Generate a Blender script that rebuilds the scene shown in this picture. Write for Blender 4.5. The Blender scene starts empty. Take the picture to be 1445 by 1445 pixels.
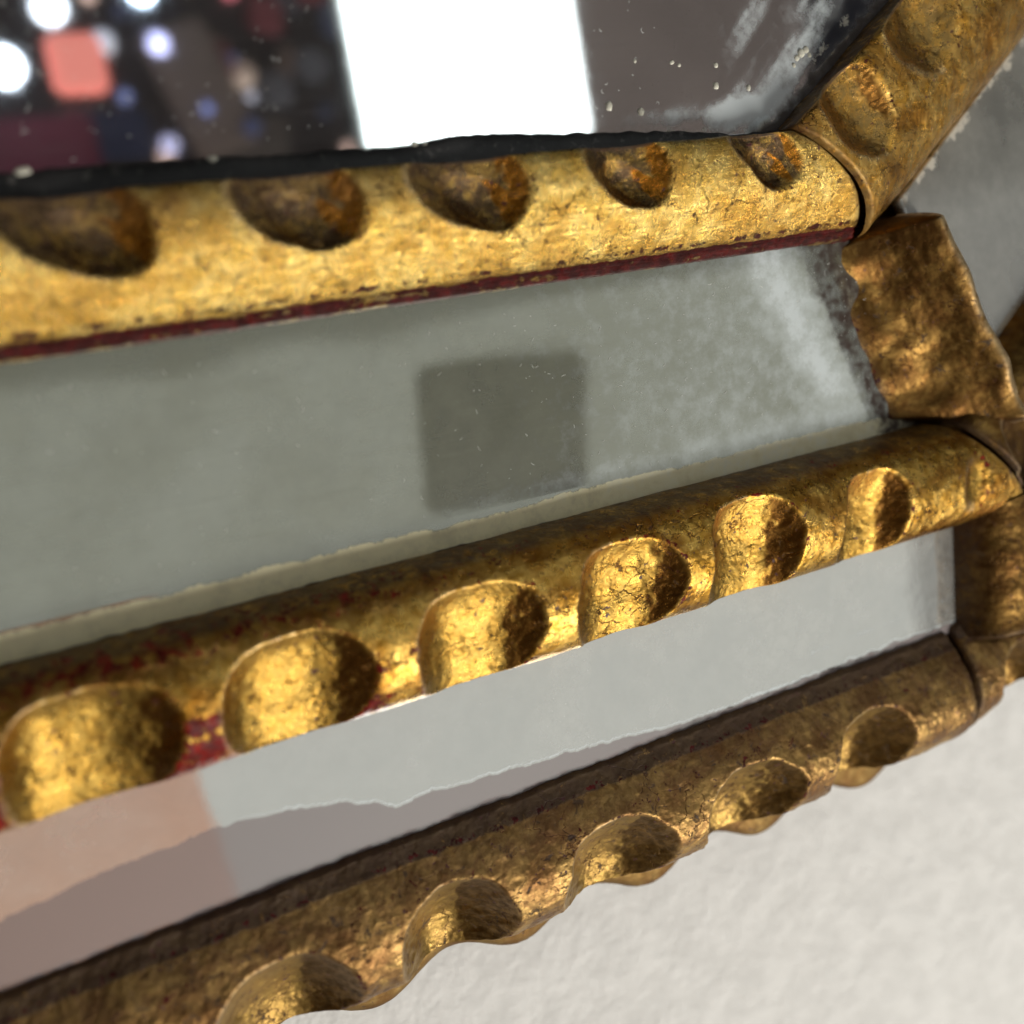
import bpy, math, random
import numpy as np
from mathutils import Vector, Matrix

MM = 0.001
rng = np.random.default_rng(7)
random.seed(7)
S = bpy.context.scene
col = S.collection

# ------------------------------------------------------------------ camera
F, PXC, H = 1445.0, 722.5, 170.0
def _unit(v): return v / np.linalg.norm(v)
_U = _unit(np.array([3022.0, 762.0, -F]))
_n0 = _unit(np.array([0, 0, 1.0]) - _U * _U[2]); _v0 = np.cross(_n0, _U)
_t = math.radians(-10)
_N = _n0 * math.cos(_t) + _v0 * math.sin(_t); _Y = np.cross(_N, _U)
CR = np.array([_U, _Y, _N])                         # camera -> world rotation
CAM = np.array([-80.04, 29.98, 170.0])              # millimetres
cam_d = bpy.data.cameras.new('camera'); cam = bpy.data.objects.new('camera', cam_d); col.objects.link(cam)
cam_d.sensor_width = 36; cam_d.lens = 36; cam_d.clip_start = 0.01; cam_d.clip_end = 50
M4 = Matrix([list(CR[i]) + [CAM[i] * MM] for i in range(3)] + [[0, 0, 0, 1]])
cam.matrix_world = M4
cam_d.dof.use_dof = True; cam_d.dof.focus_distance = 0.195; cam_d.dof.aperture_fstop = 8.0
S.camera = cam

# ------------------------------------------------------------------ light
w = bpy.data.worlds.new("World"); S.world = w; w.use_nodes = True
w.node_tree.nodes['Background'].inputs[0].default_value = (1.0, 0.98, 0.94, 1)
w.node_tree.nodes['Background'].inputs[1].default_value = 0.16
def area(name, loc, target, size, power, color, sy=None):
    l = bpy.data.lights.new(name, 'AREA'); o = bpy.data.objects.new(name, l); col.objects.link(o)
    l.energy = power; l.color = color; l.size = size
    if sy: l.shape = 'RECTANGLE'; l.size_y = sy
    o.location = Vector(loc) * MM
    d = Vector(target) * MM - o.location
    o.rotation_euler = d.to_track_quat('-Z', 'Y').to_euler()
    return o
area('window_light', (400, -960, 930), (20, 0, 0), 0.34, 16.5, (1.0, 0.96, 0.88), 0.46)
area('overhead_fill', (480, -520, 1150), (480, -500, 0), 1.7, 1.25, (1.0, 1.0, 0.94), 0.86)  # added overhead fill, gives the glass strips something bright to reflect
S.view_settings.view_transform = 'Standard'; S.view_settings.look = 'None'
S.view_settings.exposure = 0; S.view_settings.gamma = 1
S.cycles.max_bounces = 8; S.cycles.sample_clamp_indirect = 6

# ------------------------------------------------------------------ noise (numpy value noise)
_tab = rng.random((256, 256))
def vnoise(x, y):
    xi = np.floor(x).astype(int); yi = np.floor(y).astype(int); fx = x - xi; fy = y - yi
    fx = fx * fx * (3 - 2 * fx); fy = fy * fy * (3 - 2 * fy)
    g = lambda a, b: _tab[a % 256, b % 256]
    return ((g(xi, yi) * (1 - fx) + g(xi + 1, yi) * fx) * (1 - fy) + (g(xi, yi + 1) * (1 - fx) + g(xi + 1, yi + 1) * fx) * fy) * 2 - 1
def fbm(x, y, o=4):
    r = 0; a = 1; s = 0
    for i in range(o):
        r = r + a * vnoise(x * 2 ** i + 17.3 * i, y * 2 ** i + 5.1 * i); s += a; a *= .5
    return r / s

# ------------------------------------------------------------------ materials
class NT:
    def __init__(s, name):
        s.m = bpy.data.materials.new(name); s.m.use_nodes = True; s.t = s.m.node_tree
        s.b = s.t.nodes['Principled BSDF']
        s.co = s.t.nodes.new('ShaderNodeTexCoord').outputs['Object']
    def n(s, ty, **k):
        x = s.t.nodes.new(ty)
        for a, b in k.items(): setattr(x, a, b)
        return x
    def link(s, a, b):
        if isinstance(a, (int, float)): b.default_value = a
        elif isinstance(a, tuple): b.default_value = a if len(a) == 4 or b.type == 'VECTOR' else (*a, 1)
        else: s.t.links.new(a, b)
    def noise(s, sc, detail=4, rough=.6, stretch=(1, 1, 1), rot=0, off=0, dist=0):
        mp = s.n('ShaderNodeMapping'); s.link(s.co, mp.inputs[0])
        mp.inputs['Scale'].default_value = tuple(1000 * q for q in stretch)
        mp.inputs['Rotation'].default_value = (0, 0, rot); mp.inputs['Location'].default_value = (off, off * 1.7, off * .3)
        x = s.n('ShaderNodeTexNoise'); s.link(mp.outputs[0], x.inputs['Vector'])
        x.inputs['Scale'].default_value = sc; x.inputs['Detail'].default_value = detail
        x.inputs['Roughness'].default_value = rough; x.inputs['Distortion'].default_value = dist
        return x.outputs[0]
    def ramp(s, v, lo, hi, a=0., b=1.):
        x = s.n('ShaderNodeMapRange'); x.interpolation_type = 'SMOOTHSTEP'
        s.link(v, x.inputs[0])
        for i, q in enumerate((lo, hi, a, b)): x.inputs[i + 1].default_value = q
        return x.outputs[0]
    def math(s, op, a, b=0., c=0., clamp=False):
        x = s.n('ShaderNodeMath', operation=op, use_clamp=clamp); s.link(a, x.inputs[0]); s.link(b, x.inputs[1])
        s.link(c, x.inputs[2]); return x.outputs[0]
    def mix(s, f, a, b, mode='MIX'):
        x = s.n('ShaderNodeMix', data_type='RGBA', blend_type=mode)
        s.link(f, x.inputs[0]); s.link(a, x.inputs[6]); s.link(b, x.inputs[7]); return x.outputs[2]
    def attr(s, name): return s.n('ShaderNodeAttribute', attribute_name=name).outputs['Fac']
    def bump(s, hs, dist, prev=None, strength=1.):
        x = s.n('ShaderNodeBump'); s.link(hs, x.inputs['Height']); x.inputs['Distance'].default_value = dist * MM
        x.inputs['Strength'].default_value = strength
        if prev is not None: s.link(prev, x.inputs['Normal'])
        return x.outputs[0]

def gold(name, light=(.86, .62, .22), mid=(.62, .38, .08), deep=(.40, .17, .03), rough=.30, grime=.0, bole=.0, scoop=None, scoopr=None, smix=1., bumpk=1., dotk=1., line=1., red=(.12, .010, .009)):
    k = NT(name)
    n1 = k.noise(.11, 5, .6, off=3); n2 = k.noise(.55, 6, .65, off=11); n3 = k.noise(3.2, 3, .7, off=1)
    ln = k.noise(1.1, 6, .78, stretch=(.16, 1.5, 1), off=5, dist=.5)
    flake = k.noise(.33, 8, .78, off=23, dist=.6)
    c = k.mix(k.ramp(k.noise(.30, 7, .62, off=71, dist=.8), .36, .62), mid, light)
    c = k.mix(k.math('MULTIPLY', k.ramp(n1, .58, .36), .75), c, deep)
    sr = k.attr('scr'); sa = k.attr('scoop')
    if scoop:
        scol = k.mix(k.ramp(flake, .44, .60), scoop, tuple(.45 * a + .55 * b for a, b in zip(scoop, mid)))  # shade of the hollows is put into the scoop colours
        scol = k.mix(k.math('MULTIPLY', k.ramp(k.math('ADD', sr, k.math('MULTIPLY', k.ramp(n1, .2, .8), .5)), .55, .95), 1.), scol, k.mix(k.ramp(n2, .40, .62), tuple(q * .55 for q in scoopr), scoopr))  # right-hand slopes get their own painted shading
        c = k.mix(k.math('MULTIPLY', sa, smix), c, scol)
    pat = k.math('ADD', k.ramp(flake, .60 - grime, .68 - grime), k.math('MULTIPLY', k.attr('grime'), k.ramp(flake, .34, .50)), clamp=True)  # attribute holds real grime and painted shade together
    pat = k.math('MULTIPLY', pat, .88)
    c = k.mix(pat, c, (.045, .024, .012))
    # hairline cracks along the grain and small purple-brown spots
    hair = k.math('MULTIPLY', k.ramp(k.math('ABSOLUTE', k.math('SUBTRACT', ln, .5)), .018, .0), line * .7)
    c = k.mix(hair, c, (.16, .06, .015))
    mp = k.n('ShaderNodeMapping'); mp.inputs['Scale'].default_value = (700, 1000, 1000)

    k.link(k.co, mp.inputs[0])
    vz = k.n('ShaderNodeTexVoronoi', feature='DISTANCE_TO_EDGE'); vz.inputs['Scale'].default_value = .17; vz.inputs['Randomness'].default_value = 1.
    dn = k.n('ShaderNodeTexNoise'); k.link(mp.outputs[0], dn.inputs['Vector']); dn.inputs['Scale'].default_value = .5; dn.inputs['Detail'].default_value = 5
    va = k.n('ShaderNodeVectorMath', operation='MULTIPLY_ADD'); k.link(dn.outputs['Color'], va.inputs[0]); va.inputs[1].default_value = (3.2, 3.2, 3.2); k.link(mp.outputs[0], va.inputs[2])
    k.link(va.outputs[0], vz.inputs['Vector'])
    crk = k.math('MULTIPLY', k.ramp(vz.outputs['Distance'], .016, .004), k.ramp(k.noise(.09, 3, .5, off=91), .50, .60))
    c = k.mix(k.math('MULTIPLY', crk, .85), c, (.05, .016, .010))
    dots = k.math('MULTIPLY', k.ramp(k.noise(.62, 4, .62, off=41), .655 , .675), dotk)
    c = k.mix(k.math('MULTIPLY', dots, .9), c, (.07, .012, .016))
    bl = k.noise(.42, 8, .8, off=57, dist=.4)
    rb = k.math('ADD', k.math('ADD', k.attr('bole'), bole), k.ramp(bl, .2, .8))
    rbm = k.ramp(rb, 1.00, 1.06)
    redc = k.mix(k.ramp(n2, .40, .70), tuple(.3 * q for q in red), red)
    c = k.mix(rbm, c, redc)
    rim = k.math('MULTIPLY', k.attr('rim'), k.ramp(n2, .30, .55))
    c = k.mix(k.math('MULTIPLY', rim, .45), c, (.80, .62, .36))  # pale left rims: light catching the edge, put into the colour
    k.link(c, k.b.inputs['Base Color'])
    nonm = k.math('MAXIMUM', k.math('MULTIPLY', pat, .85), k.math('MAXIMUM', rbm, dots))
    k.link(k.math('MULTIPLY', k.math('SUBTRACT', 1.0, nonm, clamp=True), .97), k.b.inputs['Metallic'])
    k.link(k.math('SUBTRACT', .5, k.math('MULTIPLY', rbm, .32)), k.b.inputs['Specular IOR Level'])
    rg = k.ramp(n2, .3, .7, rough + .10, rough - .08)
    k.link(k.math('ADD', rg, k.math('MULTIPLY', pat, .12)), k.b.inputs['Roughness'])
    b = k.bump(ln, .16 * bumpk * line + .02); b = k.bump(n3, .035 * bumpk, b); b = k.bump(k.noise(.55, 6, .60, off=9), .30 * bumpk, b)
    b = k.bump(k.math('ADD', k.math('ADD', rbm, pat), dots), -.06, b); b = k.bump(crk, -.12, b)
    k.link(b, k.b.inputs['Normal'])
    return k.m

def mirror_mat(name, haze_col, haze, rough, tint=(.93, .95, .94), edge_col=(.5, .45, .28), streak=0., silver=None, blotch=.25, wob=.02):
    """old looking glass: silver reflection under a veil of dust, tarnish and painted glints and shade"""
    k = NT(name)
    n1 = k.noise(.05, 5, .6, off=2); n2 = k.noise(.25, 6, .7, off=8); n3 = k.noise(5, 2, .6, off=4)
    st = k.noise(.5, 5, .7, stretch=(.12, 1.6, 1), rot=.25, off=7)
    speck = k.ramp(k.noise(2.2, 2, .5, off=31), .71, .76)
    hz = k.math('MULTIPLY', k.ramp(n1, .25, .75, 1 - blotch, 1 + blotch), haze)
    hz = k.math('ADD', hz, k.math('MULTIPLY', k.ramp(st, .5, .8), streak))
    hz = k.math('ADD', hz, k.math('MULTIPLY', speck, .25))
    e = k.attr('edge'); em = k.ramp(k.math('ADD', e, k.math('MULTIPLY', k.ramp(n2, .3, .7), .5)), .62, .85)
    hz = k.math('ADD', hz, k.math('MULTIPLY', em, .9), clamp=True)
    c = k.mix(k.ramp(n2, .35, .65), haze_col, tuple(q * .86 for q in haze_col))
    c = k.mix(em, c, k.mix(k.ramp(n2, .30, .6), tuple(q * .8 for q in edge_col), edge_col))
    d = k.attr('dirt_shade')
    cl = k.attr('cloud_glint'); clm = k.ramp(k.math('ADD', cl, k.math('MULTIPLY', k.ramp(n2, .25, .75), .32)), .38, 1.1)
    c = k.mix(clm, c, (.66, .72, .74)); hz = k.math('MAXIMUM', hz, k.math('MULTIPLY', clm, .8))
    dm = k.ramp(k.math('ADD', d, k.math('MULTIPLY', k.ramp(k.noise(.35, 5, .55, off=17), .25, .75), .30)), .50, .98)
    c = k.mix(dm, c, (.035, .02, .014)); hz = k.math('MAXIMUM', hz, dm)
    if silver:
        sm = k.attr('desilver'); smm = sm
        c = k.mix(smm, c, silver); hz = k.math('MAXIMUM', hz, k.math('MULTIPLY', smm, .80))
    dif = k.n('ShaderNodeBsdfPrincipled'); k.link(c, dif.inputs['Base Color']); dif.inputs['Roughness'].default_value = .55
    b = k.bump(n3, .012); k.link(b, dif.inputs['Normal'])
    gl = k.n('ShaderNodeBsdfGlossy'); gl.inputs['Color'].default_value = (*tint, 1)
    k.link(k.ramp(n2, .2, .8, rough * .7, rough * 1.3), gl.inputs['Roughness'])
    b2 = k.bump(n1, wob); k.link(b2, gl.inputs['Normal'])
    mx = k.n('ShaderNodeMixShader'); k.link(hz, mx.inputs[0]); k.link(gl.outputs[0], mx.inputs[1]); k.link(dif.outputs[0], mx.inputs[2])
    k.link(mx.outputs[0], k.t.nodes['Material Output'].inputs[0])
    return k.m

def plain(name, c, rough=.6, emit=0., var=.15, sc=.02):
    k = NT(name)
    n = k.noise(sc, 4, .6)
    k.link(k.mix(k.ramp(n, .3, .7), tuple(q * (1 - var) for q in c), tuple(min(1, q * (1 + var)) for q in c)), k.b.inputs['Base Color'])
    k.b.inputs['Roughness'].default_value = rough
    if emit: k.b.inputs['Emission Color'].default_value = (*c, 1); k.b.inputs['Emission Strength'].default_value = emit
    return k.m

# ------------------------------------------------------------------ mesh helpers
def link_mesh(name, v, f, mat, parent=None, smooth=True, attrs=None):
    me = bpy.data.meshes.new(name)
    v = np.asarray(v, dtype=np.float32) * MM
    me.vertices.add(len(v)); me.vertices.foreach_set('co', v.ravel())
    f = np.asarray(f, dtype=np.int32); n = f.shape[1]
    me.loops.add(f.size); me.loops.foreach_set('vertex_index', f.ravel())
    me.polygons.add(len(f)); me.polygons.foreach_set('loop_start', np.arange(0, f.size, n, dtype=np.int32))
    me.polygons.foreach_set('loop_total', np.full(len(f), n, dtype=np.int32))
    me.update(calc_edges=True)
    if smooth: me.polygons.foreach_set('use_smooth', np.ones(len(f), dtype=bool))
    for k, a in (attrs or {}).items():
        at = me.attributes.new(k, 'FLOAT', 'POINT'); at.data.foreach_set('value', np.asarray(a, dtype=np.float32).ravel())
    me.materials.append(mat)
    o = bpy.data.objects.new(name, me); col.objects.link(o)
    if parent: o.parent = parent
    return o

def resample(path, step):
    p = np.array(path, float); out = []
    for a, b in zip(p[:-1], p[1:]):
        n = max(1, int(math.ceil(np.linalg.norm(b - a) / step)))
        for i in range(n): out.append(a + (b - a) * i / n)
    out.append(p[-1]); return np.array(out)
def smooth_path(p, it=2):
    p = np.array(p, float)
    for _ in range(it):
        q = [p[0]]
        for a, b in zip(p[:-1], p[1:]): q += [a * .75 + b * .25, a * .25 + b * .75]
        q.append(p[-1]); p = np.array(q)
    return p

def ss(x, a, b):
    t = np.clip((x - a) / (b - a), 0, 1); return t * t * (3 - 2 * t)

def bar(name, S0, S1, E0, E1, path, mat, parent, scoops=(), ref=None, du=.3, dw=.28, lump=.35, fine=.07, soft=.45, lo=3, ends=(0, 1), bolew=None, grime_shadew=None, rimw=None, seed=0, closed=True, edit=None, smooth=2, bow=(0, 0), crack=.8):
    """loft of a profile (w across from S0/E0 to S1/E1, z up) between two end lines; scoops are gouged with crisp rims"""
    S0, S1, E0, E1 = [np.array(q, float) for q in (S0, S1, E0, E1)]
    W = max(p[0] for p in path)
    pr = resample(smooth_path(path, smooth), dw)
    d = _unit(E0 - S0); L = np.linalg.norm(E0 - S0)
    nu = int(L / du) + 1
    t = np.linspace(0, 1, nu)[:, None]; wn = (pr[:, 0] / W)[None, :]
    a = S0[None, None] + (S1 - S0)[None, None] * wn[..., None]; b = E0[None, None] + (E1 - E0)[None, None] * wn[..., None]
    bw = np.sin(np.pi * np.clip(wn, 0, 1))
    a[..., 0] += bow[0] * bw; b[..., 0] += bow[1] * bw
    P = a + (b - a) * t[..., None]
    X, Y = P[..., 0], P[..., 1]; Z = np.repeat(pr[None, :, 1], nu, 0).copy(); Wd = np.repeat(pr[None, :, 0], nu, 0)
    r0 = np.array(ref if ref is not None else (0, 0), float); uu = (X - r0[0]) * d[0] + (Y - r0[1]) * d[1]
    sc = np.zeros_like(Z); rim = np.zeros_like(Z); redr = np.zeros_like(Z); scr = np.zeros_like(Z)
    warp = 1.3 * fbm(X * .12 + seed, Y * .12 + seed, 2) + .25 * fbm(X * .7, Y * .7 + seed, 2); warp2 = .5 * fbm(X * .2 + seed + 9, Y * .2, 3)
    for s in scoops:
        zs = s(uu + warp, Wd + warp2)
        dlt = Z - zs
        e = np.exp(-(dlt / .38) ** 2) * (Wd < W - .5)
        gx = np.gradient(dlt, axis=0)
        rim = np.maximum(rim, e * (gx > 0)); redr = np.maximum(redr, np.exp(-((dlt + .3) / .9) ** 2) * (gx <= 0))
        gz = np.gradient(zs, axis=0) / du
        scr = np.where(dlt > 0, ss(gz, .15, .9), scr)
        m = dlt > 0
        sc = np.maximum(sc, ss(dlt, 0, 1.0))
        k = soft   # small round-over of the rim
        h = np.clip(.5 + .5 * (zs - Z) / k, 0, 1)
        Z = zs * (1 - h) + Z * h - k * h * (1 - h)
    nz = lump * fbm(X * .08 + seed * 3.1, Y * .10 + seed, lo) + fine * fbm(X * .8 + seed, Y * .8, 3) + .4 * fine * fbm(X * 2.2, Y * 2.2 + seed, 2)
    top = ss(Z, Z.min() + .5, Z.min() + 3)
    Z = Z + nz * top
    nw = (.55 * lump * fbm(uu * .1 + seed * 7, Z * .2, 4) + 1.5 * fine * fbm(uu * .5, Z * .5 + seed, 3))
    perp = np.array([d[1], -d[0]])
    X = X + perp[0] * nw; Y = Y + perp[1] * nw
    dist = np.minimum((t * L) if ends[0] else 1e3, ((1 - t) * L) if ends[1] else 1e3) * np.ones_like(Z)
    Z = Z - np.clip(crack - dist, 0, crack) ** 2 * 2.2 * top          # rounded over at the mitre
    bole = np.clip(redr * .42 + rim * .2 + .30 * np.exp(-(dist / 1.2) ** 2), 0, 1)
    grm_shade = .8 * np.exp(-(dist / 1.5) ** 2) + 0 * Z
    if bolew: bole = np.maximum(bole, bolew(Wd, uu, Z) * (1 - .8 * sc))
    if grime_shadew: grm_shade = np.maximum(grm_shade, grime_shadew(Wd, uu, Z))
    if rimw: rim = np.maximum(rim, rimw(Wd, uu, Z))
    if edit: X, Y, Z = edit(X, Y, Z, uu, Wd)
    nv = pr.shape[0]
    V = np.stack([X, Y, Z], -1).reshape(-1, 3)
    i = np.arange(nu - 1)[:, None]; j = np.arange(nv - 1)[None, :]
    q = (i * nv + j)
    Fq = np.stack([q, q + 1, q + nv + 1, q + nv], -1).reshape(-1, 4)[:, ::-1]
    at = dict(scr=scr, scoop=sc, rim=rim, bole=bole, grime=grm_shade)  # grime carries real grime and painted shade together
    if closed:
        q = (np.arange(nu - 1) * nv); Fq = np.concatenate([Fq, np.stack([q, q + nv, q + 2 * nv - 1, q + nv - 1], -1)[:, ::-1]])
    return link_mesh(name, V, Fq, mat, parent, attrs={k: v.reshape(-1) for k, v in at.items()})

def sheet(name, quad, zf, mat, parent, nu, nv, attr=None, thick=2.0):
    """glass pane: quad corners (A,B,C,D) in the plane, z from zf(s,t), closed underneath"""
    A, B, Cc, D = [np.array(q, float) for q in quad]
    s = np.linspace(0, 1, nu)[:, None, None]; t = np.linspace(0, 1, nv)[None, :, None]
    P = (A * (1 - s) + B * s) * (1 - t) + (D * (1 - s) + Cc * s) * t
    X, Y = P[..., 0], P[..., 1]; s2 = s[..., 0] + 0 * X; t2 = t[..., 0] + 0 * X
    Z = zf(X, Y, s2, t2) + 0 * X
    V = np.concatenate([np.stack([X, Y, Z], -1).reshape(-1, 3), np.stack([X, Y, Z * 0 + Z.min() - thick], -1).reshape(-1, 3)])
    i = np.arange(nu - 1)[:, None]; j = np.arange(nv - 1)[None, :]; q = i * nv + j
    T = np.stack([q, q + nv, q + nv + 1, q + 1], -1).reshape(-1, 4)[:, ::-1]
    N = nu * nv; Bq = T[:, ::-1] + N
    def side(idx): a, b = idx[:-1], idx[1:]; return np.stack([a, b, b + N, a + N], -1)
    g = np.arange(N).reshape(nu, nv)
    Fq = np.concatenate([T, Bq, side(g[:, 0]), side(g[::-1, -1]), side(g[0, ::-1]), side(g[-1, :])])
    at = {k: np.concatenate([(f(X, Y, s2, t2) + 0 * X).reshape(-1)] * 2) for k, f in (attr or {}).items()}
    # make top faces face up
    return link_mesh(name, V, Fq[:, ::-1], mat, parent, smooth=False if nu < 3 else True, attrs=at)

def box(name, c, size, mat, parent=None, rot=None, bev=1.0):
    import bmesh
    bm = bmesh.new(); bmesh.ops.create_cube(bm, size=1)
    bmesh.ops.scale(bm, vec=Vector(size) * MM, verts=bm.verts)
    if bev: bmesh.ops.bevel(bm, geom=bm.edges[:], offset=bev * MM, segments=2, affect='EDGES')
    me = bpy.data.meshes.new(name); bm.to_mesh(me); bm.free(); me.materials.append(mat)
    o = bpy.data.objects.new(name, me); col.objects.link(o)
    o.location = Vector(c) * MM
    if rot is not None: o.rotation_euler = rot
    if parent: o.parent = parent
    return o

# ------------------------------------------------------------------ the setting: plaster wall under the frame
def wall_mat():
    k = NT('white_plaster')
    a = k.noise(.10, 5, .65, off=3); b = k.noise(.45, 4, .6, off=7); c = k.noise(2., 4, .7, off=9)
    h = k.math('ADD', k.math('MULTIPLY', k.ramp(a, .3, .7), 1.0), k.math('MULTIPLY', k.ramp(b, .3, .7), .45))
    h = k.math('ADD', h, k.math('MULTIPLY', c, .04))
    k.link(k.bump(h, .38), k.b.inputs['Normal'])
    k.link(k.mix(k.ramp(a, .35, .65), (.72, .71, .69), (.80, .79, .77)), k.b.inputs['Base Color'])
    k.b.inputs['Roughness'].default_value = .85
    return k.m
n = 260
g = np.linspace(-700, 900, n)
sheet('plaster_wall', [(-900, -900), (1100, -900), (1100, 900), (-900, 900)],
      lambda X, Y, s, t: -52 + .5 * fbm(X * .03, Y * .03, 3), wall_mat(), None, 200, 180, thick=12)['kind'] = 'structure'

# ------------------------------------------------------------------ the mirror
root = bpy.data.objects.new('wall_mirror', None); col.objects.link(root)
root['label'] = 'antique gilded wooden mirror with scooped mouldings, red undercoat and narrow mirror strips'
root['category'] = 'mirror'

XL = -190
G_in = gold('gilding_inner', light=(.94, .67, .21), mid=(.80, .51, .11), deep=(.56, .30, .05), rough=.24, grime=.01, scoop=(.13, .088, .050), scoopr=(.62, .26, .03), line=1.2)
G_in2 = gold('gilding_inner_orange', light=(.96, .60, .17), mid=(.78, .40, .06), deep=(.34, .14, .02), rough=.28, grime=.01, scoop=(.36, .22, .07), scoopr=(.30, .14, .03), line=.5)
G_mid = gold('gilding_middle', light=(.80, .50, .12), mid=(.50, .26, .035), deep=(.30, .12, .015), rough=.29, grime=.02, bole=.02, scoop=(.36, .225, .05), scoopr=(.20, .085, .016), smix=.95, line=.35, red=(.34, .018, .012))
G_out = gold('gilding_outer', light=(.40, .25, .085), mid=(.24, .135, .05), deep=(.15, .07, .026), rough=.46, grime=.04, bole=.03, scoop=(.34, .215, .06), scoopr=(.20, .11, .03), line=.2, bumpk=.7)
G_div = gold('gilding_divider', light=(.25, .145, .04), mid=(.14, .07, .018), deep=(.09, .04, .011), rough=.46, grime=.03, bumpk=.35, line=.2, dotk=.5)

def jit(c, k): return math.sin(c * 12.9898 + k * 78.233) 
def scoop_in(uc, a=10.8, b=13.4, z0=12.9, skew=.28):
    a *= 1 + .07 * jit(uc, 1); b *= 1 + .09 * jit(uc, 2); z0 += .5 * jit(uc, 3); skew += .10 * jit(uc, 4); p = 1.9 + .3 * jit(uc, 5)
    def f(u, w):
        x = (u - uc - skew * (w - 5)) / a
        side = np.where(x > 0, 5.3 * np.abs(x) ** 2.9, 5.3 * np.abs(x) ** p)
        z = z0 + side + 4.2 * (np.clip(w, 0, 99) / b) ** 2.6
        # a second, smaller cut of the gouge inside the first
        x2 = (u - uc - 1.2 * jit(uc, 6) - .45 * (w - 5)) / (a * .52)
        return np.minimum(z, z0 - .9 + 2.6 * x2 ** 2 + 3.6 * ((w - 5) / (b * .52)) ** 2)
    return f
in_path = [(.3, 5), (.0, 12), (.0, 15.5), (.5, 16.8), (3, 17.6), (7, 17.5), (11, 16.3), (15, 13.6), (17.8, 11.2), (18.6, 9.8), (18.8, 9.2), (19.4, 9.3), (19.6, 8.6), (20.5, 8.4), (20.8, 6.5), (21.5, 3)]
bar('inner_moulding', (XL, 60.5), (XL, 39.0), (63.6, 60.8), (85.0, 38.8), in_path, G_in, root,
    scoops=[scoop_in(c) for c in (-158, -127, -96, -65.5)] + [scoop_in(-34), scoop_in(-5), scoop_in(26, 9.6, 12)] + [scoop_in(57, 8.8, 13.5, 14.0, .75)],
    bolew=lambda W, u, Z: np.maximum(ss(W, 18.1, 18.7) * (.72 + .35 * vnoise(u * .13, W * 1.5)), .50 * np.exp(-((W - 17.6) / .7) ** 2)) , grime_shadew=lambda W, u, Z: np.maximum(1.0 * (W < .45) * (Z < 15.6), .9 * ss(W, 18.2, 18.8) + .62 * ss(W, 9, 1.5) * ss(-u, -20, 30)), seed=1, ends=(0, 1), bow=(0, 4))  # inner wall darkened all along, crest darker towards the left

d2 = np.array([math.cos(math.radians(35)), math.sin(math.radians(35))])
def along(p, L): return (p[0] + d2[0] * L, p[1] + d2[1] * L)
P0, P1 = (63.9, 61.2), (85.4, 39.6)
in2_path = [(.3, 5), (0, 12), (0, 15.8), (.6, 17.2), (5, 18.6), (11, 18.6), (17, 17.4), (22, 15.0), (25.5, 12.0), (27, 9.0), (27, 3)]
def scoop_s2(uc, a, b, z0, c=1.):
    return lambda u, w: z0 + 4.2 * np.abs((u - uc) / a) ** 2.0 + 4. * (np.clip(w, 0, 99) / b) ** 2
bar('inner_moulding', P0, P1, along(P0, 130), along(P1, 130), in2_path, G_in2, root,
    scoops=[scoop_s2(14, 9, 17, 14.6), scoop_s2(39, 12, 15, 15.0), scoop_s2(74, 10, 16, 14), scoop_s2(105, 10, 16, 14)], ref=P0, ends=(1, 0), seed=4, bow=(2.4, 0), grime_shadew=lambda W, u, Z: 1.0 * (W < .5) * (Z < 16), lump=.8)  # inner wall darkened all along

# middle moulding
def scoop_mid(uc, a=12.2, b=19.5, z0=9.2, W=22.):
    a *= 1 + .06 * jit(uc, 1); b *= 1 + .08 * jit(uc, 2); z0 += .6 * jit(uc, 3)
    def f(u, w):
        x = (u - uc + .10 * (w - 12)) / a
        d = np.clip(W - w, 0, 99)
        side = np.where(x > 0, 6.3 * np.abs(x) ** 2.4, 6.5 * np.abs(x) ** 3.6)
        return z0 + side + 5.4 * (d / b) ** 3 - 1.2 * np.clip(1 - d / 6., 0, 1) ** 2
    return f
mid_path = [(0, 2), (.1, 5), (.7, 8.5), (2.2, 12), (5, 14.7), (9, 16.3), (13, 16.4), (17, 15.3), (20.6, 12.8), (22, 10.0), (22, 8), (21.5, 5), (20, 2)]
bar('middle_moulding', (XL, -3.2), (XL, -25.2), (103, -2.6), (124, -26), mid_path, G_mid, root,
    scoops=[scoop_mid(c) for c in (-172, -141, -110, -79, -48, -16.5)] + [scoop_mid(13.9, 11.3), scoop_mid(43.3, 11.2), scoop_mid(74.5, 10), scoop_mid(104, 7.5, 26, 14.3)],
    bolew=lambda W, u, Z: np.maximum((.30 + .22 * ss(-u, -10, 70)) * np.exp(-((W - 2.5) / 3.) ** 2), .66 * ss(-u, -8, 25) * ss(W, 9, 13) * np.clip(.85 + .55 * vnoise(u * .16 + 4, W * .12), 0, 1)),
    grime_shadew=lambda W, u, Z: np.maximum(.9 * ss(W, 3.2, 1.2), .42 * ss(W, 8, 3) * ss(-u, -20, 30)), seed=9)  # dark upper band: shade of the side turned from the light, painted in

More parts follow.
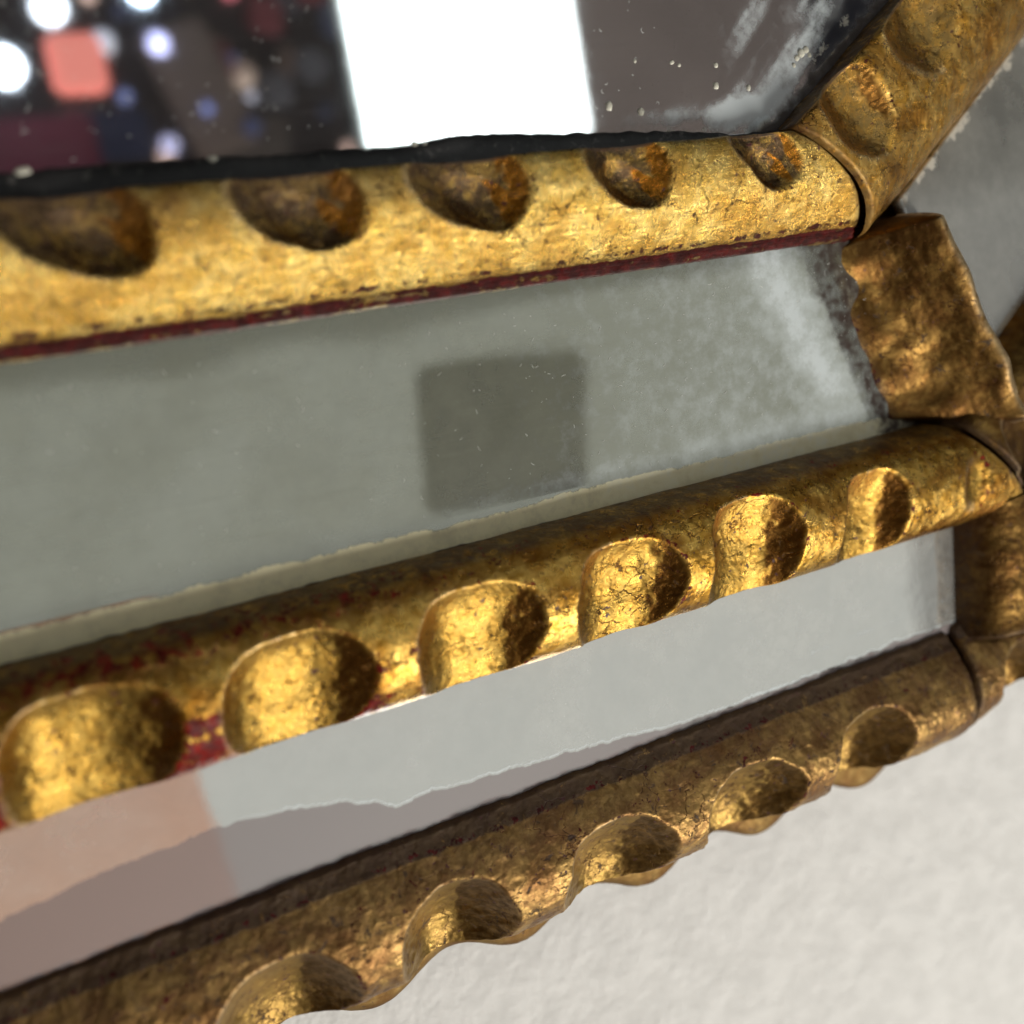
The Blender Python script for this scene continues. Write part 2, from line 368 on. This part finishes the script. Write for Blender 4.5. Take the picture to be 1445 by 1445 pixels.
# outer moulding
def scoop_out(uc, a=9., z0=-2.0, W=23.):
    a *= 1 + .08 * jit(uc, 1); z0 += .9 * jit(uc, 3)
    def f(u, w):
        x = (u - uc) / a
        d = np.clip(W - w, 0, 99)
        return z0 + 9.0 * np.abs(x) ** 2.2 + 11 * (d / 17.) ** 2.2
    return f
out_path = [(-.2, 1), (0, 4.6), (1.6, 5.3), (3.6, 6.6), (5.6, 7.8), (9, 9.4), (14, 10.8), (18, 10.4), (22, 8.2), (25.5, 4.6), (27, 0.5), (26.6, -4), (24, -7)]
out_sc = [(-152), (-121), (-90.5), (-59.5), (-28.4), 5.7, 38.7, 72.3]
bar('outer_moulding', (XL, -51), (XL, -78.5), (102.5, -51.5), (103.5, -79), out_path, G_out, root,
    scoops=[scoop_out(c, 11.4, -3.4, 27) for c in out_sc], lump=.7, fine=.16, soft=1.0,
    bolew=lambda W, u, Z: .30 * np.exp(-((W - 8) / 3.) ** 2) + .38 * np.exp(-((W - 3) / 1.) ** 2),
    grime_shadew=lambda W, u, Z: 2.5 * ss(W, 4.0, 2.6) + .30 * ss(W, 12, 6), seed=13)  # ledge darkened in the colour, shade of the side facing the glass
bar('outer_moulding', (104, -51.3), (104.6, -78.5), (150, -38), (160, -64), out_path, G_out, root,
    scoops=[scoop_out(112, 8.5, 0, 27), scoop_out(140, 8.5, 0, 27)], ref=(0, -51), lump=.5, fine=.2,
    grime_shadew=lambda W, u, Z: ss(W, 5.2, 3.2), seed=17, ends=(1, 0))
# the scalloped backing rail under the outer moulding
def back_edit(X, Y, Z, uu, Wd):
    return X, Y + (Wd / 20.) * 2.4 * np.cos((uu - 8) * 2 * math.pi / 32.), Z
bar('backing_rail', (XL, -60), (XL, -88.5), (112, -60), (112, -88.5), [(0, -17), (0, -10), (10, -10), (18, -10.5), (23, -12), (24, -14.5), (23, -17)], gold('gilding_back', light=(.26, .17, .06), mid=(.20, .12, .04), deep=(.14, .07, .025), rough=.6, bumpk=.3),
    root, edit=back_edit, seed=21, du=.8)

core = gold('dark_wood', light=(.12, .07, .03), mid=(.08, .045, .02), deep=(.04, .02, .01), rough=.6)
cv = [(XL, -60), (112, -60), (190, -20), (330, 60), (330, 195), (XL, 195)]
link_mesh('wooden_core', [(*p, -6) for p in cv] + [(*p, 1.6) for p in cv], [(0, 1, 7, 6), (1, 2, 8, 7), (2, 3, 9, 8), (3, 4, 10, 9), (4, 5, 11, 10), (5, 0, 6, 11), (6, 7, 8, 11), (8, 9, 10, 11), (0, 5, 2, 1), (2, 5, 4, 3)], core, root, smooth=False)
# dividers across the mirror strips
div_path = [(0, 2), (.2, 5.5), (2.0, 7.4), (6, 9.2), (12, 11.2), (17, 14.0), (20, 16.0), (21.5, 16.3), (22.5, 15), (24, 11), (25.5, 8), (26, 3)]
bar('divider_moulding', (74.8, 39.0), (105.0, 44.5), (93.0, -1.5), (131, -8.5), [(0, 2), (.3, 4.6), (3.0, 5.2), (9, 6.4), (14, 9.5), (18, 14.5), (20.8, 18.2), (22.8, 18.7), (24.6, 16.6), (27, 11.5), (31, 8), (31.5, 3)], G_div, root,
    lump=1.7, fine=.05, lo=2, seed=26, ends=(1, 1), bolew=lambda W, u, Z: .62 * ss(W, 4, 0), grime_shadew=lambda W, u, Z: .6 * ss(W, 3.5, 0), rimw=lambda W, u, Z: 1.6 * np.exp(-((W - 23.0) / 1.1) ** 2), crack=2.2)  # pale line along the crest is a painted highlight
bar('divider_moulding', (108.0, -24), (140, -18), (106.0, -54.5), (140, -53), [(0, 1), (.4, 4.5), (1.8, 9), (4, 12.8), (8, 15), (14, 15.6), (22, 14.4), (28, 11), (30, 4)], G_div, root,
    lump=.9, fine=.14, seed=29, ends=(0, 1), grime_shadew=lambda W, u, Z: .9 * ss(W, 4, 0))  # steep left wall has its shadow put into the colour
# middle moulding of the next side
P0m, P1m = (104.5, -2.0), (126.0, -27.0)
bar('middle_moulding', P0m, P1m, along(P0m, 90), along(P1m, 90), mid_path, G_div, root,
    scoops=[scoop_mid(14), scoop_mid(44)], ref=P0m, ends=(1, 0), seed=33, lump=.8)

# mirror glass
def edge_fn(*terms): return lambda X, Y, s, t: np.clip(sum(f(X, Y, s, t) for f in terms), 0, 1)
CM = mirror_mat('silvered_glass', (.30, .28, .28), .045, .034, tint=(.90, .92, .95), streak=.07, wob=.004, edge_col=(.55, .50, .38))
zc = 10.0
central = sheet('central_mirror', [(XL, 61.5), (66, 61.5), (250, 190), (XL, 190)], lambda X, Y, s, t: zc + 0 * X, CM, root, 500, 220, thick=3,
      attr=dict(edge=lambda X, Y, s, t: .42 * np.exp(-((X - (58 + (Y - 61) * 1.35)) / 3.) ** 2) * (X > 20) + .36 * np.exp(-((Y - 63) / 2.) ** 2) * ss(X, 10, 40),
                cloud_glint=lambda X, Y, s, t: .62 * np.exp(-((Y - 66 - .02 * (X - 40)) / 2.4) ** 2) * ss(X, 18, 40) + .75 * ss(X, 20, 60) * np.clip(fbm((X + Y) * .02, (X - Y) * .16 + 3, 4) + .45, 0, 1),
                dirt_shade=lambda X, Y, s, t: .30 + .3 * np.exp(-((Y - 61.5) / 2.) ** 2) + .5 * ss(X - (58 + (Y - 61) * 1.40), -2, 6)))  # dark wedge by the diagonal moulding is its wall's reflection, painted in
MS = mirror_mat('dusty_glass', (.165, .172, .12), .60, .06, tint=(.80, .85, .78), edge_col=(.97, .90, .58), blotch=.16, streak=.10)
def mid_z(X, Y, s, t):
    bev = 0.25 * ss(Y, 2.2, -1.5) + 0 + 1.2 * ss(s, .945, 1.0)
    return 4.2 + (Y - 1) * .075 - bev + .10 * fbm(X * .03, Y * .05, 2)
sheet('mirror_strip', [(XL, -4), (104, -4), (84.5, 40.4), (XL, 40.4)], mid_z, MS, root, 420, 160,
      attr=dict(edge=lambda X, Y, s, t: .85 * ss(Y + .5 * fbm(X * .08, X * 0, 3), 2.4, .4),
                cloud_glint=lambda X, Y, s, t: .42 * ss(X, -50, 60) + .42 * np.exp(-((X - (64.5 + (39.5 - Y) * .52 - 4)) / 6.) ** 2) * ss(Y, -2, 14) + .16 * np.exp(-((Y - 4.0) / 1.8) ** 2),  # pale band near the right end is a painted bevel reflection
                dirt_shade=lambda X, Y, s, t: np.maximum(.85 * ss(Y + .3 * fbm(X * .3, X * 0 + 3, 3), -2.4, -3.2), .70 * ss(X - (75.5 + (39.5 - Y) * .47) + 1.5 * fbm(X * .1, Y * .1, 3), -12, -3))))  # dark right end is the divider's reflection painted into the glass
OS = mirror_mat('pale_glass', (.72, .73, .69), .28, .03, tint=(.93, .96, .93), edge_col=(.55, .52, .40), silver=(.235, .195, .195), blotch=.3)
def rag(X): return np.interp(X, [-190, -130, -96.5, -83, -64.4, -49.3, -42, -38, -33.7, -26, -22.7, -14, 4, 30], [-44, -42.3, -40.5, -39, -38.1, -40, -41.7, -43.4, -45.7, -44.8, -45.4, -45.7, -47.7, -50.5]) + .55 * fbm(X * .30, X * 0 + 7, 4) + .45 * np.abs(fbm(X * .9, X * 0 + 1, 3)) + .6 * fbm(X * .09, X * 0 + 2, 2)
def out_z(X, Y, s, t): return 3.6 + (Y + 50) * .03 + .08 * fbm(X * .03, Y * .05, 2)
sheet('mirror_strip', [(XL, -52), (108, -52.5), (109, -20), (XL, -20)], out_z, OS, root, 900, 260,
      attr=dict(edge=lambda X, Y, s, t: .22 * np.exp(-((Y + 48.5 - .0 * X) / 1.) ** 2) * ss(X, -20, 20) + .12 * np.exp(-((X - 103) / 4.) ** 2),
                dirt_shade=lambda X, Y, s, t: np.maximum(.75 * ss(Y + .4 * fbm(X * .3, X * 0 + 3, 3), -49.2, -50.6), .46 * ss(X - .5 * (Y + 40), 50, 112)),  # right end: smudges plus the divider's shadow put into the colour
                cloud_glint=lambda X, Y, s, t: .75 * np.exp(-((Y - rag(X) - .45) / .40) ** 2) * ss(X, -80, -50) + .22 * ss(fbm(X * .04 + 9, Y * .12 + 3, 3), .05, .12) * ss(X, -5, 30) + .28 * np.exp(-((Y + 46.5 - .02 * X) / .5) ** 2) * ss(X, 0, 20),
                desilver=lambda X, Y, s, t: ss(rag(X) - Y, -.14, .14)))
NS = mirror_mat('grey_glass', (.36, .36, .33), .5, .10, tint=(.9, .92, .9), blotch=.25, edge_col=(.5, .48, .42))
sheet('mirror_strip', [(100, 46), (124, -6), (230, 70), (200, 120)], lambda X, Y, s, t: 6.0 + 0 * X, NS, root, 120, 80,
      attr=dict(edge=lambda X, Y, s, t: .5 * np.exp(-(s / .05) ** 2), dirt_shade=lambda X, Y, s, t: .2 + 0 * X))

# putty seam at the central mirror's foot, moulding's dark reflection painted into it
xs = np.arange(XL, 66, .25)
putty = NT('putty_dark_reflection')
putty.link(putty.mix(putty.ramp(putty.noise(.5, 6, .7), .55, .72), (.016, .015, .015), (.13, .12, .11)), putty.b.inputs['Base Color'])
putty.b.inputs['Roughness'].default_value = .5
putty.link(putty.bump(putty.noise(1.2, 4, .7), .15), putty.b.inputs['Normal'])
def seam():
    ws = np.linspace(0, 1, 9)
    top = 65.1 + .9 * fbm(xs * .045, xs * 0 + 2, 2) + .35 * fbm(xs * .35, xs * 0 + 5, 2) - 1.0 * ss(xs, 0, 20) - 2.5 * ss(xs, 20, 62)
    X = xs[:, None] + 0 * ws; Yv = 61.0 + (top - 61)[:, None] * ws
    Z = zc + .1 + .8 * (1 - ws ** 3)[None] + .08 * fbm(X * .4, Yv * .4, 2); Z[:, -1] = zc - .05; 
    V = np.stack([X, Yv, Z], -1).reshape(-1, 3); nv = 9
    i = np.arange(len(xs) - 1)[:, None]; j = np.arange(nv - 1)[None]; q = i * nv + j
    link_mesh('putty_reflection_seam', V, np.stack([q, q + nv, q + nv + 1, q + 1], -1).reshape(-1, 4), putty.m, root)
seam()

# dried plaster splashes on the glass near the corner
import bmesh
def splash(x, y, r_):
    bm = bmesh.new(); bmesh.ops.create_icosphere(bm, subdivisions=2, radius=r_ * MM)
    for v in bm.verts: v.co.z *= .5; v.co.x *= 1 + .2 * math.sin(x * 9 + y); v.co *= 1 + .12 * math.sin(v.co.x / MM * 7 + v.co.y / MM * 5 + x)
    me = bpy.data.meshes.new('plaster_splash'); bm.to_mesh(me); bm.free(); me.materials.append(splash_m)
    for p in me.polygons: p.use_smooth = True
    o = bpy.data.objects.new('plaster_splash', me); col.objects.link(o); o.location = Vector((x, y, zc + .05)) * MM; o.parent = root
splash_m = plain('dried_plaster', (.62, .60, .50), .8, var=.3, sc=.8)
def on_plane(px, py, z):
    q = CR @ np.array([px - PXC, -(py - PXC), -F]); q = CAM + q * ((z - CAM[2]) / q[2]); return q[0], q[1]
for px, py, r_ in [(859, 150, .85), (904, 158, .75), (1010, 121, .7), (1056, 124, .6), (948, 88, .4), (958, 92, .35), (1010, 92, .5), (896, 86, .35), (1130, 75, .9), (1124, 82, .6), (1137, 70, .7), (1120, 92, .5), (1142, 78, .5), (238, 238, .5), (300, 228, .9), (311, 232, .6), (322, 240, 1.0), (333, 236, .7), (30, 244, .8), (38, 241, .6), (700, 205, .5), (600, 208, .8), (585, 205, .6), (615, 212, .5), (535, 232, .5)]:
    x, y = on_plane(px, py, zc); splash(x, y, r_)

# lint and dust lying on the glass
lint_m = plain('pale_lint', (.75, .75, .72), .8)
def lint(name, pts, r=.05):
    V = []; Fq = []
    for (x, y, z, L, th, cv) in pts:
        b = len(V); K = 5
        for i in range(K):
            q = (i / (K - 1) - .5) * L; a = th + cv * (i / (K - 1) - .5)
            c = np.array([x + q * math.cos(a), y + q * math.sin(a), z + .06])
            nrm = np.array([-math.sin(a), math.cos(a), 0])
            rr = r * (1 if 0 < i < K - 1 else .4)
            V += [c + nrm * rr, c + np.array([0, 0, rr]), c - nrm * rr]
        for i in range(K - 1):
            for j in range(2): Fq.append((b + i * 3 + j, b + i * 3 + j + 1, b + i * 3 + j + 4, b + i * 3 + j + 3))
    o = link_mesh(name, V, Fq, lint_m, root); o['kind'] = 'stuff'; return o
def R_(a, b): return random.uniform(a, b)
pts = []
for i in range(420):
    x, y = R_(-80, 88), R_(3, 36)
    if x < 0 and random.random() < .6: continue
    pts.append((x, y, 4.2 + (y - 1) * .075 + .05, random.choice([.25, .3, .5, .9]) * R_(.6, 1.3), R_(0, 6.3), R_(-1, 1)))
lint('dust', pts, .035)
pts = []
for i in range(260): pts.append((R_(-70, 40), R_(66, 105), zc + .02, random.choice([.25, .3, .4, 1.2]) * R_(.6, 1.2), R_(0, 6.3), R_(-2, 2)))
lint('dust', pts, .04)

# ------------------------------------------------------------------ what the mirrors look at: a dim room with lamps, a glowing panel, the camera
def thing(o, label, cat, group=None):
    o['label'] = label; o['category'] = cat
    if group: o['group'] = group
    return o
dark = plain('dark_ceiling_paint', (.014, .014, .024), .8, var=.5, sc=.008)
c = box('room_ceiling', (400, 2140, 930), (5000, 4000, 40), dark); c['kind'] = 'structure'
c = box('room_wall', (-900, 800, 420), (40, 3200, 940), plain('brown_wall_paint', (.07, .05, .04), .8)); c['kind'] = 'structure'
c = box('room_wall', (400, 2500, 400), (5000, 40, 1000), dark); c['kind'] = 'structure'
glow = NT('glowing_panel'); glow.b.inputs['Emission Color'].default_value = (.93, 1, .98, 1); glow.b.inputs['Emission Strength'].default_value = 3.2
pe = bpy.data.objects.new('light_panel', None); col.objects.link(pe)
thing(pe, 'glowing white rectangular light panel reflected in the central mirror', 'lamp')
box('panel_face', (230, 255, 452), (156, 190, 3), glow.m, pe)
box('panel_frame', (230, 255, 458), (162, 196, 8), plain('panel_housing', (.55, .62, .6), .5), pe)
def lamp(name, x, y, h, sx, sy, colr, e, label):
    o = box(name, (x, y, h), (sx, sy, 10), plain(name + '_glow', colr, .5, emit=e, var=.02), bev=min(sx, sy) * .0 + 4)
    thing(o, label, 'lamp'); return o
def disc(name, x, y, h, r, colr, e, label):
    import bmesh
    bm = bmesh.new(); bmesh.ops.create_uvsphere(bm, u_segments=24, v_segments=12, radius=r * MM)
    me = bpy.data.meshes.new(name); bm.to_mesh(me); bm.free(); me.materials.append(plain(name + '_glow', colr, .5, emit=e, var=.02))
    for p in me.polygons: p.use_smooth = True
    o = bpy.data.objects.new(name, me); col.objects.link(o); o.location = Vector((x, y, h)) * MM
    return thing(o, label, 'lamp') if label else o
disc('ceiling_lamp', -20, 290, 700, 13, (.80, .90, 1.0), 7.0, 'round blue-white lamp reflected at the far left, beside the salmon shade')
disc('ceiling_lamp', 22, 338, 720, 12, (.85, .92, 1.0), 4.5, 'round pale lamp reflected above the salmon shade')
disc('ceiling_lamp', 88, 342, 700, 9, (.66, .82, 1.0), 12.0, 'brightest blue-white lamp reflected right of the salmon shade')
disc('ceiling_lamp', 92, 303, 700, 8, (.60, .62, .98), 2.2, 'lavender lamp reflected just below the brightest blue lamp')
disc('ceiling_lamp', 84, 228, 700, 7, (.50, .50, .75), .9, 'small dim lavender lamp reflected low, near the putty seam')
disc('ceiling_lamp', 58, 318, 740, 9, (.60, .62, .68), .55, 'dull grey lamp reflected between the salmon shade and the blue lamps')
disc('ceiling_lamp', 190, 318, 840, 12, (.55, .42, .34), .22, 'faint brown lamp reflected between the blue lamps and the bright panel')
disc('ceiling_lamp', 128, 352, 700, 8, (.9, .7, .5), .35, 'faint warm lamp reflected right of the brightest blue lamp at the top edge')
disc('ceiling_lamp', -8, 340, 860, 14, (.35, .45, .75), .5, 'faint blue lamp reflected in the top left corner of the mirror')
lamp('lamp_shade', 30, 290, 700, 40, 44, (.80, .25, .20), .75, 'salmon red square lamp shade reflected between white lamps')
def patch(name, x, y, h, sx, sy, c, label, cat, rz=0):
    o = box(name, (x, y, h), (sx, sy, 12), plain(name + '_surface', c, .8, var=.10, sc=.006), rot=(0, 0, rz), bev=4)
    return thing(o, label, cat)
sh = bpy.data.objects.new('cluttered_shelf', None); col.objects.link(sh)
thing(sh, 'dim cluttered shelf of ornaments and tiny lights, blurred behind the lamps at the left', 'shelf')
box('shelf_board', (90, 310, 890), (420, 330, 8), plain('shelf_wood', (.03, .022, .022), .7), sh)
for i in range(34):
    x, y, h = R_(-60, 270), R_(190, 400), R_(760, 870); t_ = random.random()
    cc = random.choice([(.10, .13, .30), (.16, .11, .09), (.24, .16, .12), (.05, .06, .12), (.12, .12, .14), (.20, .05, .06)])
    if t_ < .6: box('ornament', (x, y, h), (R_(14, 40), R_(14, 40), 14), plain('ornament_glaze', cc, .5), sh, rot=(0, 0, R_(0, 3)), bev=5)
    else:
        o = disc('tiny_light', x, y, h, R_(2.5, 7), tuple(min(1, q * 3) for q in cc), R_(.3, 1.6), None); o.parent = sh
patch('wine_red_cloth', -25, 225, 760, 130, 90, (.10, .012, .03), 'wine red cloth reflected at the lower left of the central mirror', 'cloth')
patch('brown_box', 135, 290, 780, 60, 110, (.16, .12, .10), 'brown box reflected between the lamps and the bright panel', 'box', .3)
patch('brown_box', 175, 250, 820, 80, 60, (.10, .08, .07), 'wide darker brown box reflected low beside the bright panel', 'box', -.2)
patch('navy_box', 60, 262, 800, 60, 40, (.012, .018, .05), 'navy blue box reflected under the salmon shade', 'box')
patch('mauve_board', 610, 265, 720, 310, 300, (.36, .30, .28), 'large mauve board reflected right of the bright panel', 'board')
patch('added_pink_card', -112, -236, 420, 180, 160, (.95, .50, .36), 'added salmon pink card reflected at the left end of the outer glass strip', 'card', .05)  # added card, gives the strip its unidentified pink reflection
ce = bpy.data.objects.new('hand_camera', None); col.objects.link(ce)
thing(ce, 'black square camera faintly reflected in the dusty middle glass strip', 'camera')
blk = plain('black_plastic', (.10, .10, .12), .5)
box('body', (113, -39, 236), (80, 64, 11), blk, ce, rot=(0, 0, -.05), bev=3)
box('lens', (113, -39, 228), (16, 16, 6), blk, ce, bev=2.5)
